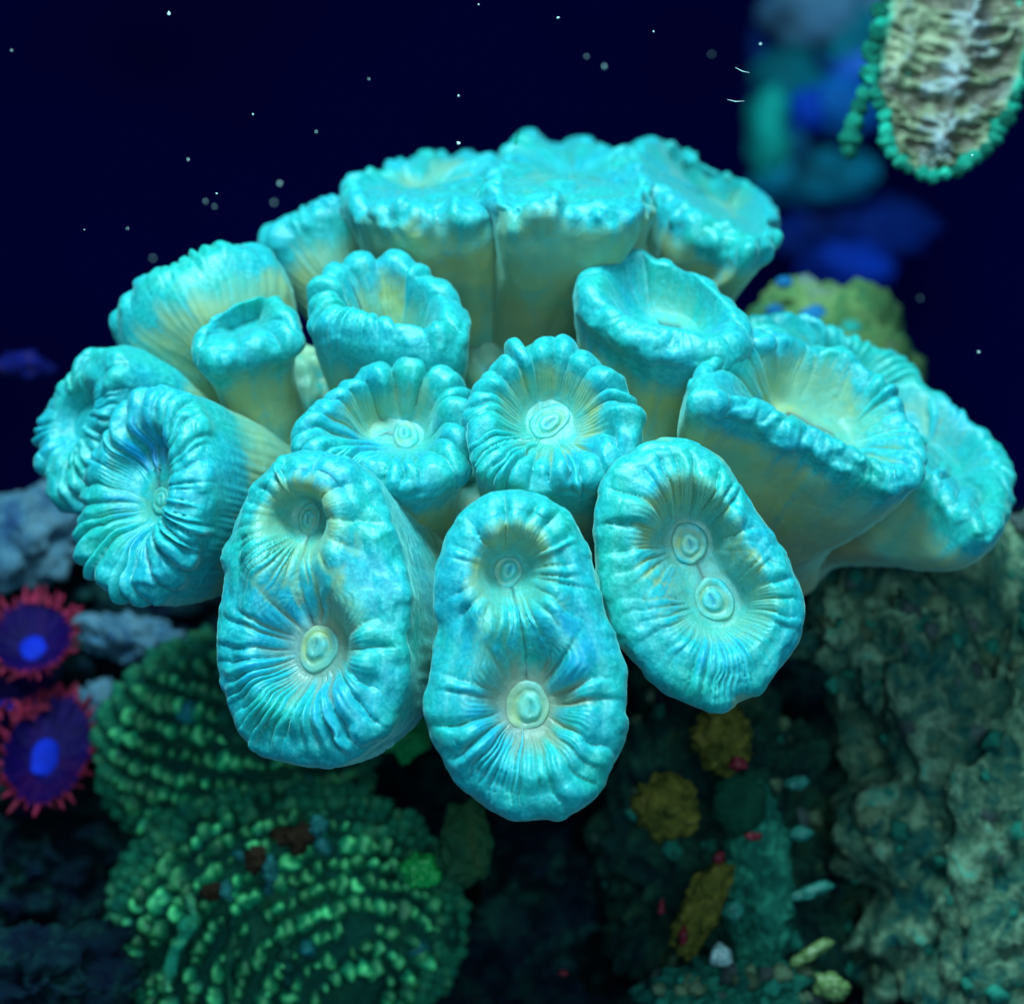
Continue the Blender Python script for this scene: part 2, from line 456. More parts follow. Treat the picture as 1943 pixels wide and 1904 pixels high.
    mono = 1 - 0.85 * np.clip(1 - (W ** 2).sum(0), 0, 0.5) * 2 if len(cents) > 1 else 1.0
    un, lob, ai, inn, wi, hump, hd = [pick(t) for t in range(7)]
    rmin = np.min(np.stack(rms), 0)
    env_in = sst(inn * 0.8, inn + 0.30, rmin)
    env = (1 - sst(wi - 0.36, wi + 0.14, dd)) * env_in * mono
    env = env * (0.75 + hump * np.exp(-((dd - hd) / 0.20) ** 2))
    fold = (lob - 0.50) * ai * env * 1.5
    x2 = (un * 2.7 + 0.5 * noise(stk(un, v_q * 3, seed), 8)) % 1.0
    fine_r = (np.abs(np.sin(np.pi * x2)) - 0.6) * sst(0.08, 0.35, v_q) * sst(0.3, 0.6, rmin) * mono
    dU = np.roll(G, -1, 0) - np.roll(G, 1, 0); dV = np.gradient(G, axis=1)
    N = nrm(np.cross(dU, dV))
    flip = np.sum(N[:, M1 + M2 // 2] * n, 1).mean() < 0
    if flip: N = -N
    disp = amp * fold + amp * fine * fine_r
    cz = np.exp(-((dd - 0.02) / 0.30) ** 2)
    disp = disp + lumps * cz * fbm(G * 3.0 + seed, 2, seed)
    disp = disp + 0.045 * cz * sst(-0.2, 0.7, noise(G * 5.5 + seed, seed + 21)) * (0.6 + rough_rim)
    disp = disp + 0.0085 * (np.abs(np.sin(np.pi * un * 1.7)) + 0.8 * noise(stk(un * 2.3, dd * 0.7, seed), 12)) * sst(0.3, 0.7, dd)
    disp = disp + 0.050 * fbm(G * 1.0 + seed * 3.1, 2, seed + 3) + 0.006 * fbm(G * 6.0 + seed, 3, seed + 7)
    if wrinkle:
        wr = np.abs(np.sin(dd * 17 + 2.6 * noise(stk(U * 14, dd * 2.0, 0.3), 4))) - 0.5
        disp = disp + wrinkle * wr * sst(0.35, 0.6, dd) * (1 - sst(1.8, 2.6, dd)) * (0.5 + 0.5 * noise(stk(U * 11, dd * 2, 7.7), 9))
    disp = disp * sst(0.10, 0.34, rmin)
    G2 = G + N * disp[..., None]
    # pigment
    nz = fbm(stk(un * 0.9, dd * 1.5, seed), 3, 61)
    pz = fbm(G * 0.9 + seed * 2.3, 2, 90 + seed)
    streak = noise(stk(un * 4.5, dd * 0.5, seed), 40)
    cyan_w = 1 - sst(cy_wall - 0.20 * soft, cy_wall + 0.38 * soft, dd + 0.16 * nz)
    cyan_w = np.clip(cyan_w + 0.34 * soft * sst(0.0, 0.9, streak) + 0.20 * soft * sst(0.1, 0.8, pz), 0, 1)
    ridge = sst(0.45, 0.80, lob) * env_in * sst(0.2, 0.55, ai)
    ridge = ridge * (1 - 0.85 * petal * sst(0.15, 0.75, o[:, 1:2] + 0.0 * v_q))
    tanz = np.clip(tan_disc + 0.5 * pz + tan_up * (o[:, 1:2] * 0.9 + 0.1), 0, 1)
    cyan_d = 1 - tanz * (1 - ridge * 0.85) * sst(0.05, 0.36, v_q + 0.10 * nz)
    for k, (mc, md, mr, tw) in enumerate(mouths):
        tn = mtone[k] if isinstance(mtone, (list, tuple)) else mtone
        if len(rms) == len(mouths) and tn < 0.3:
            near = 1 - sst(mr * 1.0, mr * 1.9, rms[k] + 0.06 * nz)
            cyan_d = cyan_d * (1 - near) + 0.62 * near
    cyan = np.where(is_q, cyan_d, cyan_w)
    redm = np.where(is_q, red * (1 - 0.9 * ridge), red_wall * sst(0.9, 1.9, dd + 0.7 * pz) * 0.8 + 0 * U)
    if red:
        wt = 0
        for k, (mc, md, mr, tw) in enumerate(mouths):
            tn = mtone[k] if isinstance(mtone, (list, tuple)) else mtone
            jag = 0.25 * noise(stk(un * 1.2, 0.5, seed + k), 44)
            wt = wt + min(1.0, tn * 1.6) * (1 - sst(0.40, 0.80, rms[k] + jag)) if len(rms) == len(mouths) else 0
        redm = np.where(is_q, redm * np.clip(wt, 0, 1), redm)
    blum = np.where(is_q, blue * sst(0.10, 0.6, v_q - 0.35 * pz) * (0.30 + 0.70 * ridge) * (1 - 0.6 * tanz), 0 * U)
    pig = np.stack([cyan, redm, blum, np.ones_like(cyan)], -1)
    F = grid_faces(NT, nv)
    if flip: F = F[:, ::-1]
    ob_ = mesh_obj('polyp', w(G2.reshape(-1, 3)), F, M_POLYP, coral, COLONY, pig.reshape(-1, 4))
    if label: ob_['label'] = label
    for k, (mc, md, mr, tw) in enumerate(mouths):
        make_mouth(mc - n * (md - 0.035), n, mr * 0.88, ob_, seed * 7 + k, mtone[k] if isinstance(mtone, (list, tuple)) else mtone, tw)
    return ob_

def P_(pts, n, c, z0, mouths, base, rb, depthless=(), **kw):
    """mouths: list of (px, py, depth, radius or 0, twist) along the inner axis"""
    ring = plane_ring(pts, n, c, z0)
    med, mo = [], []
    for (x, y, d, mr, tw) in mouths:
        q = plane_ring([(x, y)], n, c, z0, d)[0] + nrm(n) * d
        med.append((q, d))
        if mr: mo.append((q, d, mr, tw))
    return make_polyp(ring, n, med, at(*base), rb, mouths=mo, **kw)

# back row --------------------------------------------------------
make_polyp(ellipse_ring((362, 540), -1.9, (-0.42, 0.85, -0.36), (0.9, 0.42, 0), 1.20, 0.95), (-0.42, 0.85, -0.36),
           [(at(372, 560, -1.9), 0.4)], at(520, 860, -2.6), 0.55, nr=22, cy_wall=0.5, seed=3, amp=0.05, rough_rim=0.4, tan_disc=0.3, bulge=0.30,
           label='broad barrel shaped polyp at the back left, seen from outside its wall')
make_polyp(ellipse_ring((592, 420), -3.9, (-0.40, 0.88, -0.25), (0.9, 0.42, 0), 0.92, 0.75), (-0.40, 0.88, -0.25),
           [(at(592, 430, -3.9), 0.4)], at(690, 700, -4.0), 0.4, nr=18, cy_wall=0.45, seed=4, amp=0.05, rough_rim=0.4, tan_disc=0.3, bulge=0.05, red_wall=0.2,
           label='half hidden polyp at the back between two broad ones')
P_([(655, 376), (695, 392), (765, 398), (840, 394), (905, 390), (958, 376), (956, 336), (912, 296), (860, 288), (790, 305), (720, 324), (668, 345)],
   (-0.06, 0.95, 0.25), (800, 345), -3.3, [(800, 356, 0.22, 0, 0)], (930, 800, -3.4), 0.85,
   nr=30, cy_wall=0.12, seed=5, rough_rim=1.6, lumps=0.09, tan_disc=0.15, bulge=0.12, red_wall=0.25, rc=0.20, blue=0.1, puff=0.04, amp=0.14,
   label='broad polyp at the top left of the middle, fused to its right neighbour')
P_([(926, 350), (948, 376), (1020, 384), (1090, 384), (1160, 388), (1215, 380), (1233, 350), (1190, 302), (1130, 280), (1080, 264), (1030, 262), (985, 274), (946, 312)],
   (0.04, 0.95, 0.25), (1090, 325), -3.2, [(1090, 332, 0.22, 0, 0)], (970, 820, -3.4), 0.85,
   nr=30, cy_wall=0.12, seed=25, rough_rim=1.6, lumps=0.09, tan_disc=0.15, bulge=0.12, red_wall=0.60, rc=0.20, blue=0.1, puff=0.04, amp=0.14,
   label='broad polyp at the top, the highest of the colony, fused to its left neighbour')
P_([(1188, 300), (1215, 270), (1256, 266), (1289, 279), (1321, 300), (1354, 321), (1398, 338), (1433, 352), (1458, 380), (1471, 423), (1466, 458), (1430, 460), (1400, 440),
    (1362, 424), (1322, 408), (1288, 385), (1250, 355), (1215, 340)],
   (0.35, 0.88, 0.30), (1340, 370), -3.6, [(1290, 330, 0.4, 0, 0), (1390, 395, 0.4, 0, 0)], (1290, 660, -4.0), 0.65,
   nr=28, cy_wall=0.3, seed=6, rough_rim=1.6, lumps=0.08, tan_disc=0.15, bulge=0.15, red_wall=0.35, rc=0.20, blue=0.1, puff=0.05, amp=0.10,
   label='polyp at the back right with a lumpy tilted rim')
# middle tubes ----------------------------------------------------
P_([(365, 649), (371, 619), (398, 593), (440, 566), (484, 553), (509, 549), (537, 559), (557, 585), (566, 615), (551, 640), (509, 652), (468, 662), (426, 672), (388, 672)],
   (0.0, 0.76, 0.65), (465, 612), -0.4, [(460, 605, 0.35, 0, 0)], (520, 850, -1.6), 0.55, nr=13, cy_wall=0.3, seed=7, tan_disc=0.1, bulge=0.04, blue=0.0, rc=0.22, amp=0.11,
   puff=0.02, label='smallest polyp, a narrow pale tube left of centre')
P_([(589, 572), (591, 532), (618, 496), (646, 489), (682, 480), (738, 475), (782, 486), (818, 512), (848, 530), (871, 559), (885, 600), (876, 632), (836, 645), (782, 642), (727, 634), (673, 622), (614, 606)],
   (0.0, 0.78, 0.62), (738, 555), -0.1, [(742, 672, 0.95, 0, 0)], (760, 850, -1.6), 0.75, nr=16, cy_wall=0.55, seed=8, petal=1.0, tan_disc=0.35, bulge=0.20, blue=0.15, rc=0.27, amp=0.10,
   puff=-0.10, kdisc=1.10, red_wall=0.1, label='round tube shaped polyp with a deep smooth open cup')
P_([(1094, 548), (1100, 510), (1119, 480), (1151, 462), (1214, 456), (1251, 476), (1289, 487), (1339, 505), (1376, 537), (1406, 566), (1430, 600), (1426, 640), (1389, 664), (1339, 664), (1276, 652), (1226, 640), (1180, 622), (1130, 596)],
   (0.12, 0.74, 0.66), (1262, 560), -0.1, [(1255, 612, 0.55, 0, 0), (1290, 618, 0.55, 0, 0)], (1210, 900, -1.4), 0.7, nr=18, cy_wall=0.5, seed=9, petal=1.0, tan_disc=0.25, bulge=0.10, blue=0.35, rc=0.28, amp=0.13,
   puff=-0.04, kdisc=1.00, red_wall=0.75, label='tube shaped polyp right of centre with a tilted folded cup')
# left side -------------------------------------------------------
P_([(169, 655), (205, 652), (228, 686), (222, 737), (205, 786), (182, 816), (172, 858), (150, 918), (123, 957), (90, 935), (69, 888), (57, 846), (66, 798), (87, 746), (111, 713), (135, 690)],
   (-0.66, 0.18, 0.72), (145, 805), -0.9, [(165, 800, 0.25, 0, 0)], (480, 850, -3.2), 0.8, nr=20, cy_wall=1.0, seed=10, rough_rim=0.6, tan_disc=0.1, bulge=0.3, blue=0.35, rc=0.24, amp=0.15,
   label='leftmost polyp, facing away to the left')
P_([(253, 737), (301, 733), (338, 749), (362, 798), (372, 858), (370, 910), (360, 960), (345, 1010), (325, 1060), (300, 1105), (265, 1132), (217, 1131), (181, 1111), (157, 1069), (131, 1023), (133, 963), (138, 918), (148, 880), (181, 826), (205, 790), (225, 758)],
   (-0.52, 0.14, 0.84), (250, 935), 0.7, [(302, 885, 0.35, 0, 0), (306, 950, 0.35, 0.20, 0.2)], (600, 960, -2.6), 0.9, nr=26, cy_wall=0.85, seed=12, rough_rim=0.6, tan_disc=0.25, bulge=0.20, blue=0.7, rc=0.27, amp=0.14,
   kdisc=1.05, puff=0.10, wrinkle=0.02, label='large left polyp showing a fan of parallel ridges')
# right side ------------------------------------------------------
P_([(1433, 602), (1490, 592), (1560, 610), (1640, 641), (1710, 666), (1775, 727), (1833, 778), (1880, 824), (1915, 882), (1928, 945), (1908, 1005), (1858, 995), (1800, 940), (1740, 880), (1650, 810), (1550, 730), (1460, 660)],
   (0.42, 0.74, 0.50), (1700, 800), -1.6, [(1600, 730, 0.5, 0, 0), (1800, 880, 0.5, 0, 0)], (1500, 1050, -3.4), 0.6, nr=34, cy_wall=0.35, seed=13, rough_rim=0.6, tan_disc=0.1, bulge=0.22, blue=0.1, rc=0.24, amp=0.14,
   red_wall=0.8, label='rightmost polyp, long and flared, half behind its neighbour')
P_([(1322, 745), (1333, 684), (1381, 642), (1429, 626), (1491, 618), (1552, 638), (1614, 662), (1672, 707), (1713, 744), (1742, 793), (1760, 845), (1757, 900), (1716, 915), (1675, 900), (1614, 872), (1546, 836), (1484, 812), (1422, 782), (1364, 775)],
   (0.40, 0.66, 0.64), (1540, 760), 0.3, [(1505, 785, 0.62, 0, 0), (1580, 822, 0.62, 0, 0)], (1470, 1075, -2.6), 0.60, nr=28, cy_wall=0.28, seed=14, petal=1.0, rough_rim=0.6, tan_disc=0.7, bulge=0.20, blue=0.25, rc=0.24, amp=0.14,
   kdisc=0.90, puff=0.02, red_wall=0.6, wrinkle=0.008, label='big right polyp, a flared tan cup with a cyan rim')
# centre ----------------------------------------------------------
P_([(552, 842), (564, 790), (620, 730), (690, 690), (760, 672), (830, 685), (878, 715), (893, 765), (895, 835), (870, 885), (800, 918), (700, 902), (605, 872)],
   (0.05, 0.62, 0.78), (728, 795), 1.0, [(735, 820, 0.6, 0, 0), (770, 826, 0.6, 0.24, 0.3)], (790, 1060, -1.2), 0.7, nr=19, cy_wall=0.5, seed=15, petal=1.0, tan_up=0.55, tan_disc=0.5, bulge=0.12, blue=0.65, rc=0.26, amp=0.14,
   kdisc=1.10, puff=0.0, red_wall=0.3, label='centre left polyp with an open cup and a small mouth to the right')
P_([(885, 796), (893, 735), (925, 685), (975, 652), (1050, 631), (1105, 648), (1165, 690), (1205, 745), (1217, 800), (1204, 860), (1145, 908), (1050, 924), (960, 908), (899, 864)],
   (0.0, 0.50, 0.87), (1050, 785), 1.6, [(1043, 800, 0.55, 0.31, -0.5)], (1030, 1080, -1.0), 0.75, nr=19, cy_wall=0.55, seed=16, petal=1.0, tan_up=0.55, tan_disc=0.6, bulge=0.15, blue=0.65, rc=0.27, amp=0.16,
   kdisc=1.00, puff=0.02, red_wall=0.2, label='round polyp in the middle of the colony with a clear central mouth')
# front row -------------------------------------------------------
P_([(545, 853), (490, 883), (440, 950), (418, 1040), (412, 1120), (394, 1195), (403, 1290), (440, 1392), (500, 1436), (575, 1456), (650, 1446), (722, 1390), (758, 1310), (772, 1230), (765, 1140), (745, 1060), (725, 980), (695, 912), (650, 865), (600, 852)],
   (-0.28, 0.10, 0.95), (590, 1150), 2.3, [(588, 985, 0.42, 0.22, 0.3), (565, 1100, 0.16, 0, 0), (605, 1230, 0.36, 0.34, 0.1)], (840, 1150, -1.6), 0.9,
   nr=32, cy_wall=1.5, seed=17, petal=1.0, tan_up=0.6, over=0.06, floor_r=0.04, lobe_out=-0.02, head=-0.28, saddle=0.02, groove=0.16, bowl=2.3, tan_disc=0.5, red=0.6, bulge=0.20, blue=0.4, rc=0.30, amp=0.14, kdisc=1.1, puff=0.26, wrinkle=0.06, mtone=[0.1, 0.6], red_wall=0.3,
   label='front left polyp, a long oval with two mouths joined by a groove')
P_([(985, 924), (910, 945), (860, 1000), (833, 1060), (824, 1130), (829, 1190), (808, 1270), (802, 1370), (830, 1440), (880, 1500), (950, 1545), (1030, 1556), (1100, 1530), (1160, 1470), (1188, 1390), (1191, 1300), (1175, 1220), (1150, 1150), (1130, 1080), (1105, 1010), (1060, 950)],
   (0.02, 0.10, 1.0), (1000, 1240), 3.0, [(963, 1085, 0.42, 0.25, 0.0), (985, 1160, -0.02, 0, 0), (1000, 1240, 0.0, 0, 0), (1000, 1338, 0.38, 0.36, 0.2)], (1020, 1180, -1.5), 0.9,
   nr=32, cy_wall=0.16, soft=0.4, seed=18, petal=1.0, tan_up=0.55, over=0.06, floor_r=0.04, lobe_out=-0.12, head=-0.32, saddle=-0.06, groove=0.10, bowl=1.9, lumps=0.03, tan_disc=0.52, red=0.65, bulge=0.0, blue=0.45, rc=0.30, amp=0.15, kdisc=1.1, puff=0.20, mtone=[0.0, 0.8], red_wall=0.7,
   label='front middle polyp, the lowest, pear shaped with two mouths')
P_([(1304, 822), (1357, 844), (1395, 877), (1432, 933), (1484, 1015), (1525, 1091), (1541, 1151), (1528, 1217), (1493, 1270), (1450, 1315), (1404, 1327), (1373, 1345), (1319, 1331), (1253, 1293), (1193, 1226), (1148, 1154), (1128, 1075), (1126, 1012), (1136, 952), (1162, 893), (1209, 846), (1253, 825)],
   (0.06, 0.12, 1.0), (1330, 1085), 2.3, [(1307, 1030, 0.62, 0.30, 0.5), (1355, 1138, 0.62, 0.32, 0.5)], (1290, 1080, -1.5), 0.9,
   nr=36, cy_wall=0.10, soft=0.4, seed=19, petal=1.0, tan_up=0.55, over=0.12, lobe_out=-0.10, head=-0.25, saddle=0.50, groove=0.04, bowl=1.5, floor_r=0.2, lumps=0.03, tan_disc=0.75, red=0.45, bulge=0.0, blue=0.5, rc=0.27, amp=0.14, kdisc=1.10, puff=0.22, mtone=[0.0, 0.0], red_wall=0.4,
   label='front right polyp, a slanted oval with two round mouths')

V, F = ICO[5]
Vb = V * np.array([0.95, 1.80, 0.95]) + at(945, 630, -3.05)
Vb = Vb + V * (0.10 * fbm(V * 3.1, 4, 78))[:, None]
pg = np.zeros((len(V), 4)); pg[:, 3] = 1; pg[:, 0] = np.clip(0.25 + 0.6 * fbm(V * 6, 3, 6), 0, 1); pg[:, 1] = np.clip(0.1 + 0.2 * fbm(V * 3, 2, 9), 0, 1)
mesh_obj('flesh_web', w(Vb), F, M_POLYP, coral, COLONY, pg)
Vb = V * np.array([0.62, 0.95, 0.5]) + at(585, 790, -2.0)
Vb = Vb + V * (0.10 * fbm(V * 3.1, 4, 79))[:, None]
mesh_obj('flesh_web', w(Vb), F, M_POLYP, coral, COLONY, pg)
# shared fleshy base filling the gaps between the polyps
V, F = ICO[6]
Vb = V * np.array([3.3, 2.2, 1.7]) + at(930, 920, -4.0)
Vb = Vb + V * (0.30 * fbm(V * 3.1, 4, 77))[:, None]
pg = np.zeros((len(V), 4)); pg[:, 3] = 1; pg[:, 0] = np.clip(0.35 + 0.5 * fbm(V * 5, 2, 5), 0, 1); pg[:, 1] = 0.15
mesh_obj('fleshy_base', w(Vb), F, M_POLYP, coral, COLONY, pg)

# ------------------------------------------------------------------ neighbours
def frame_q(nw):
    return Vector(nw).to_track_quat('Z', 'Y')

def wdir(v):                  # view-aligned direction -> world direction
    return w(np.asarray(v, float)) - LIFT

def worley(V, K, seed, jitter=1.0):
    r_ = np.random.default_rng(seed); Q = nrm(r_.normal(size=(K, 3)))
    d = np.linalg.norm(nrm(V)[:, None] - Q[None], axis=2); d.sort(axis=1)
    return d[:, 0], d[:, 1]

def blob_verts(c, r, sub=5, amp=0.2, freq=1.6, seed=1, rot=0.0, pores=0, pore_d=0.3, net=0, net_h=0.1, octv=4):
    V, F = ICO[sub]
    rm_ = np.asarray(r, float) / np.mean(r)
    h = 1 + amp * fbm(V * rm_ * freq + seed * 7.7, octv, seed, 0.58)
    if pores:
        f1, f2 = worley(V + 0.10 * stk(noise(V * 3, 1), noise(V * 3, 2), noise(V * 3, 3)), pores, seed)
        h = h - pore_d * np.exp(-(f1 * math.sqrt(pores) / 0.55) ** 4)
    if net:
        f1, f2 = worley(V + 0.14 * stk(noise(V * 3, 1), noise(V * 3, 2), noise(V * 3, 3)), net, seed + 3)
        h = h + net_h * (1 - sst(0.0, 0.16, f2 - f1))
    P = V * h[:, None] * np.asarray(r, float)
    ca, sa = math.cos(rot), math.sin(rot)
    P = np.stack([P[:, 0] * ca - P[:, 1] * sa, P[:, 0] * sa + P[:, 1] * ca, P[:, 2]], 1)
    return P + at(*c), F

def blob(name, c, r, mat, parent=None, origin=None, **kw):
    P, F = blob_verts(c, r, **kw)
    if parent is None and origin is None:
        origin = w(at(*c) - np.array([0, r[1], 0]))
    return mesh_obj(name, w(P), F, mat, parent, origin)

def tube_verts(pts, rad, ns=12, bumps=0.0, seed=0):
    """pts: (k,3) view-aligned cm; rad: (k,)"""
    P = np.asarray(pts, float); k = len(P); rad = np.asarray(rad, float)
    T = nrm(np.gradient(P, axis=0)); a = nrm(np.cross(T, [0.13, 0.2, 1.0])); b = np.cross(T, a)
    ph = np.linspace(0, 2 * np.pi, ns, endpoint=False)[:, None, None]
    G = P[None] + (np.cos(ph) * a[None] + np.sin(ph) * b[None]) * rad[None, :, None]
    if bumps: G = G + (G - P[None]) * (bumps * fbm(G * 6 + seed, 2, seed))[..., None]
    return G.reshape(-1, 3), grid_faces(ns, k)

# --- crusted rocks around the colony
tag(blob('live_rock', (1940, 1600, -4.8), (2.3, 4.2, 1.9), M_CRUST, sub=6, amp=0.28, freq=3.0, seed=21, net=300, net_h=0.035, octv=7),
    'big green and tan crusted rock filling the lower right corner', 'rock')
tag(blob('live_rock', (1660, 1190, -4.6), (1.0, 1.05, 0.9), M_CRUST, sub=5, amp=0.30, freq=3.2, seed=22, net=60, net_h=0.10, octv=5),
    'dark knobbly rock right under the big right polyp', 'rock')
tag(blob('live_rock', (1895, 1150, -5.2), (0.95, 1.0, 0.9), M_OLIVE, sub=5, amp=0.28, freq=2.4, seed=23, octv=5),
    'pale green lump of rock at the right edge below the rightmost polyp', 'rock')
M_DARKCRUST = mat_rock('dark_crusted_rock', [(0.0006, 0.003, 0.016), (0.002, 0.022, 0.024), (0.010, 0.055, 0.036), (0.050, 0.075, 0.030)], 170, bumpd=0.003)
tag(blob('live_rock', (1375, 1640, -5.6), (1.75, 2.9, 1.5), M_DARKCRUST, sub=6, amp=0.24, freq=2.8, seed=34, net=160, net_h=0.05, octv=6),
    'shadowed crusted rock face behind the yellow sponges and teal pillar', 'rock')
tag(blob('live_rock', (1395, 1900, -3.2), (1.0, 0.55, 0.8), M_TEAL, sub=5, amp=0.32, freq=3.0, seed=24, net=50, net_h=0.12, octv=5),
    'bumpy green rock at the bottom edge under the teal pillar', 'rock')
tag(blob('live_rock', (70, 1860, -3.5), (1.25, 0.75, 1.0), M_REEF, sub=5, amp=0.35, freq=2.6, seed=25, octv=5),
    'dim blue grey rock in the bottom left corner', 'rock')
tag(blob('live_rock', (40, 1020, -8.5), (1.05, 0.80, 0.8), M_PALE, sub=5, amp=0.28, freq=1.9, seed=26, octv=3),
    'pale blue grey rock at the left edge beside the large left polyp', 'rock')
tag(blob('live_rock', (255, 1215, -7.6), (0.95, 0.35, 0.6), M_PALE, sub=5, amp=0.30, freq=2.4, seed=27, rot=-0.25, octv=3),
    'blurred grey rock ledge under the large left polyp', 'rock')
tag(blob('live_rock', (195, 1345, -7.4), (0.55, 0.42, 0.5), M_PALE, sub=5, amp=0.30, freq=2.4, seed=28, octv=3),
    'small pale blue rock between the zoanthids and the green coral', 'rock')
tag(blob('live_rock', (42, 695, -8.5), (0.50, 0.22, 0.3), mat_rock('dark_blue_rock', [(0.001, 0.002, 0.03), (0.003, 0.006, 0.11), (0.07, 0.04, 0.06)], 120), sub=4, amp=0.3, freq=2.0, seed=29),
    'small dark blue rock tip in the water at the left edge', 'rock')

M_BT = mat_plain('teal_crust_bump', (0.012, 0.15, 0.11), 0.7, 0.08, 0.5, 400, object_random=True); M_BG = mat_plain('tan_crust_bump', (0.085, 0.14, 0.085), 0.8, 0.05, 0.5, 400, object_random=True); M_BP = mat_plain('mauve_crust_bump', (0.055, 0.085, 0.085), 0.8, 0.05, 0.5, 400, object_random=True)
bump_me = []
for k in range(6):
    Vq, Fq = ICO[2]; Vq = Vq * (1 + 0.55 * fbm(Vq * 2.1 + k * 4, 2, k + 70))[:, None]
    _o = mesh_obj('crust_bump', Vq, Fq, (M_BT, M_BG, M_BP, M_BT, M_BG, M_BT)[k]); bump_me.append(_o.data); bpy.data.objects.remove(_o)
rq = np.random.default_rng(31)
for rock in [o for o in scene.objects if o.get('category') == 'rock' and o['label'].split()[0] in ('big', 'dark', 'bumpy', 'shadowed')]:
    nvv = len(rock.data.vertices); cnt = 150 if rock['label'].startswith('big') else 45
    for q in rq.permutation(nvv)[:cnt * 3]:
        v = rock.data.vertices[q]
        if Vector(TOW).dot(v.normal) < -0.1: continue
        pw = (np.array(v.co) + np.array(rock.location)) / S; dl = pw - LIFT
        X = dl @ RIGHT / ((D - dl @ TOW) / D) / KX + 971.5; Y = 952 - dl @ UP / ((D - dl @ TOW) / D) / KX
        if X > 1990 or Y > 1950: continue
        sc = float(rq.uniform(0.05, 0.17))
        o_ = bpy.data.objects.new('crust_bump', bump_me[rq.integers(0, 6)]); scene.collection.objects.link(o_); o_.parent = rock
        o_.location = v.co; o_.scale = (sc, sc, sc * 0.7); o_.rotation_mode = 'QUATERNION'; o_.rotation_quaternion = v.normal.to_track_quat('Z', 'Y')

# --- olive mound behind the colony on the right, with small polyps
mound_o = w(at(1560, 780, -6.5))
mound = tag(empty('mound_coral', mound_o), 'blurred yellow green mound coral behind the colony on the right', 'coral')
blob('mound', (1555, 735, -9.0), (1.65, 1.75, 1.2), M_OLIVE, mound, mound_o, sub=5, amp=0.15, freq=2.4, seed=31, octv=5)
M_SPOT_B = mat_plain('blue_spot', (0.008, 0.13, 0.32), 0.7, 0.1); M_SPOT_C = mat_plain('cyan_spot', (0.02, 0.33, 0.28), 0.7, 0.1)
for k, (x, y, r, m) in enumerate([(1488, 535, 0.10, M_SPOT_B), (1470, 590, 0.11, M_SPOT_B), (1545, 598, 0.16, M_SPOT_B), (1612, 622, 0.13, M_SPOT_C), (1642, 664, 0.11, M_SPOT_C)]):
    blob('spot_polyp', (x, y, -8.1), (r * 1.4, r * 1.0, r * 0.8), m, mound, mound_o, sub=3, amp=0.15, freq=2, seed=40 + k)

# --- blurred blue coral far behind, upper right
far_o = w(at(1560, 520, -45))
far = tag(empty('lobed_coral', far_o), 'strongly blurred blue and teal lobed coral far behind at the upper right', 'coral')
def fm(c, k=[0]):
    k[0] += 1
    return mat_plain('far_lobe_%d' % k[0], c, 0.7, 0.1, 0.85, 35)
for k, (x, y, rx, ry, c) in enumerate([
        (1560, 150, 0.95, 2.1, (0.004, 0.030, 0.16)), (1458, 262, 0.34, 0.72, (0.004, 0.30, 0.25)), (1545, 338, 0.95, 0.42, (0.004, 0.30, 0.46)),
        (1570, 20, 0.85, 0.60, (0.10, 0.26, 0.42)), (1610, 85, 0.55, 0.55, (0.004, 0.20, 0.28)), (1500, 160, 0.55, 0.55, (0.002, 0.16, 0.20)),
        (1600, 205, 0.75, 0.45, (0.004, 0.14, 0.48)), (1530, 205, 0.45, 0.40, (0.002, 0.05, 0.45)), (1615, 120, 0.45, 0.40, (0.03, 0.16, 0.65)),
        (1510, 310, 0.35, 0.5, (0.004, 0.10, 0.22)), (1600, 430, 1.25, 0.55, (0.002, 0.025, 0.22)), (1600, 510, 0.75, 0.40, (0.002, 0.035, 0.36))]):
    blob('lobe', (x, y, -45 + (0.0 if k in (0, 10) else 2.0)), (rx * 2.1, ry * 2.1, 1.5), fm(c), far, far_o, sub=4, amp=0.22, freq=1.6, seed=50 + k)

# --- hanging plate coral, upper right
m, nt, b = new_mat('plate_coral_skin')
a_ = node(nt, 'ShaderNodeAttribute', attribute_name='pig'); sp = node(nt, 'ShaderNodeSeparateColor'); L(nt, a_.outputs['Color'], sp.inputs[0])
nn = tex(nt, 260, 5, 0.7, 0.4)
c_ = ramp(nt, nn, [(0.30, (0.045, 0.050, 0.030)), (0.48, (0.150, 0.190, 0.110)), (0.70, (0.300, 0.330, 0.210))])
c_ = mix(nt, sp.outputs[1], c_, (0.24, 0.31, 0.36)); c_ = mix(nt, sp.outputs[2], c_, (0.06, 0.045, 0.035)); c_ = mix(nt, sp.outputs[0], c_, (0.010, 0.33, 0.22))
L(nt, c_, b.inputs['Base Color']); b.inputs['Roughness'].default_value = 0.55; bump(nt, b, nn, 0.6, 0.001)
M_PLATE = m
M_BEAD = mat_rock('green_frill_skin', [(0.004, 0.16, 0.13), (0.010, 0.36, 0.25), (0.08, 0.50, 0.33)], 180, rough=0.4, object_random=True)
pl_o = w(at(1800, 330, -4.5))
plate = tag(empty('plate_coral', pl_o), 'leaf shaped grey plate coral hanging at the upper right with beaded green edge', 'coral')
nP = (-0.12, -0.05, 1.0)
ring = spline(plane_ring([(1700, -140), (1678, 0), (1662, 90), (1652, 160), (1676, 215), (1682, 258), (1705, 302), (1757, 330), (1805, 330), (1852, 298), (1902, 238), (1936, 165), (1962, 60), (1985, -60), (1960, -160), (1830, -190)], nP, (1800, 120), -4.2), 360)
med = plane_ring([(1862, -140), (1845, 20), (1812, 160), (1785, 275)], nP, (1800, 120), -4.2)
nn_ = nrm(nP); NTp = 360
best = np.full(NTp, 1e9); Cc = np.zeros((NTp, 3))
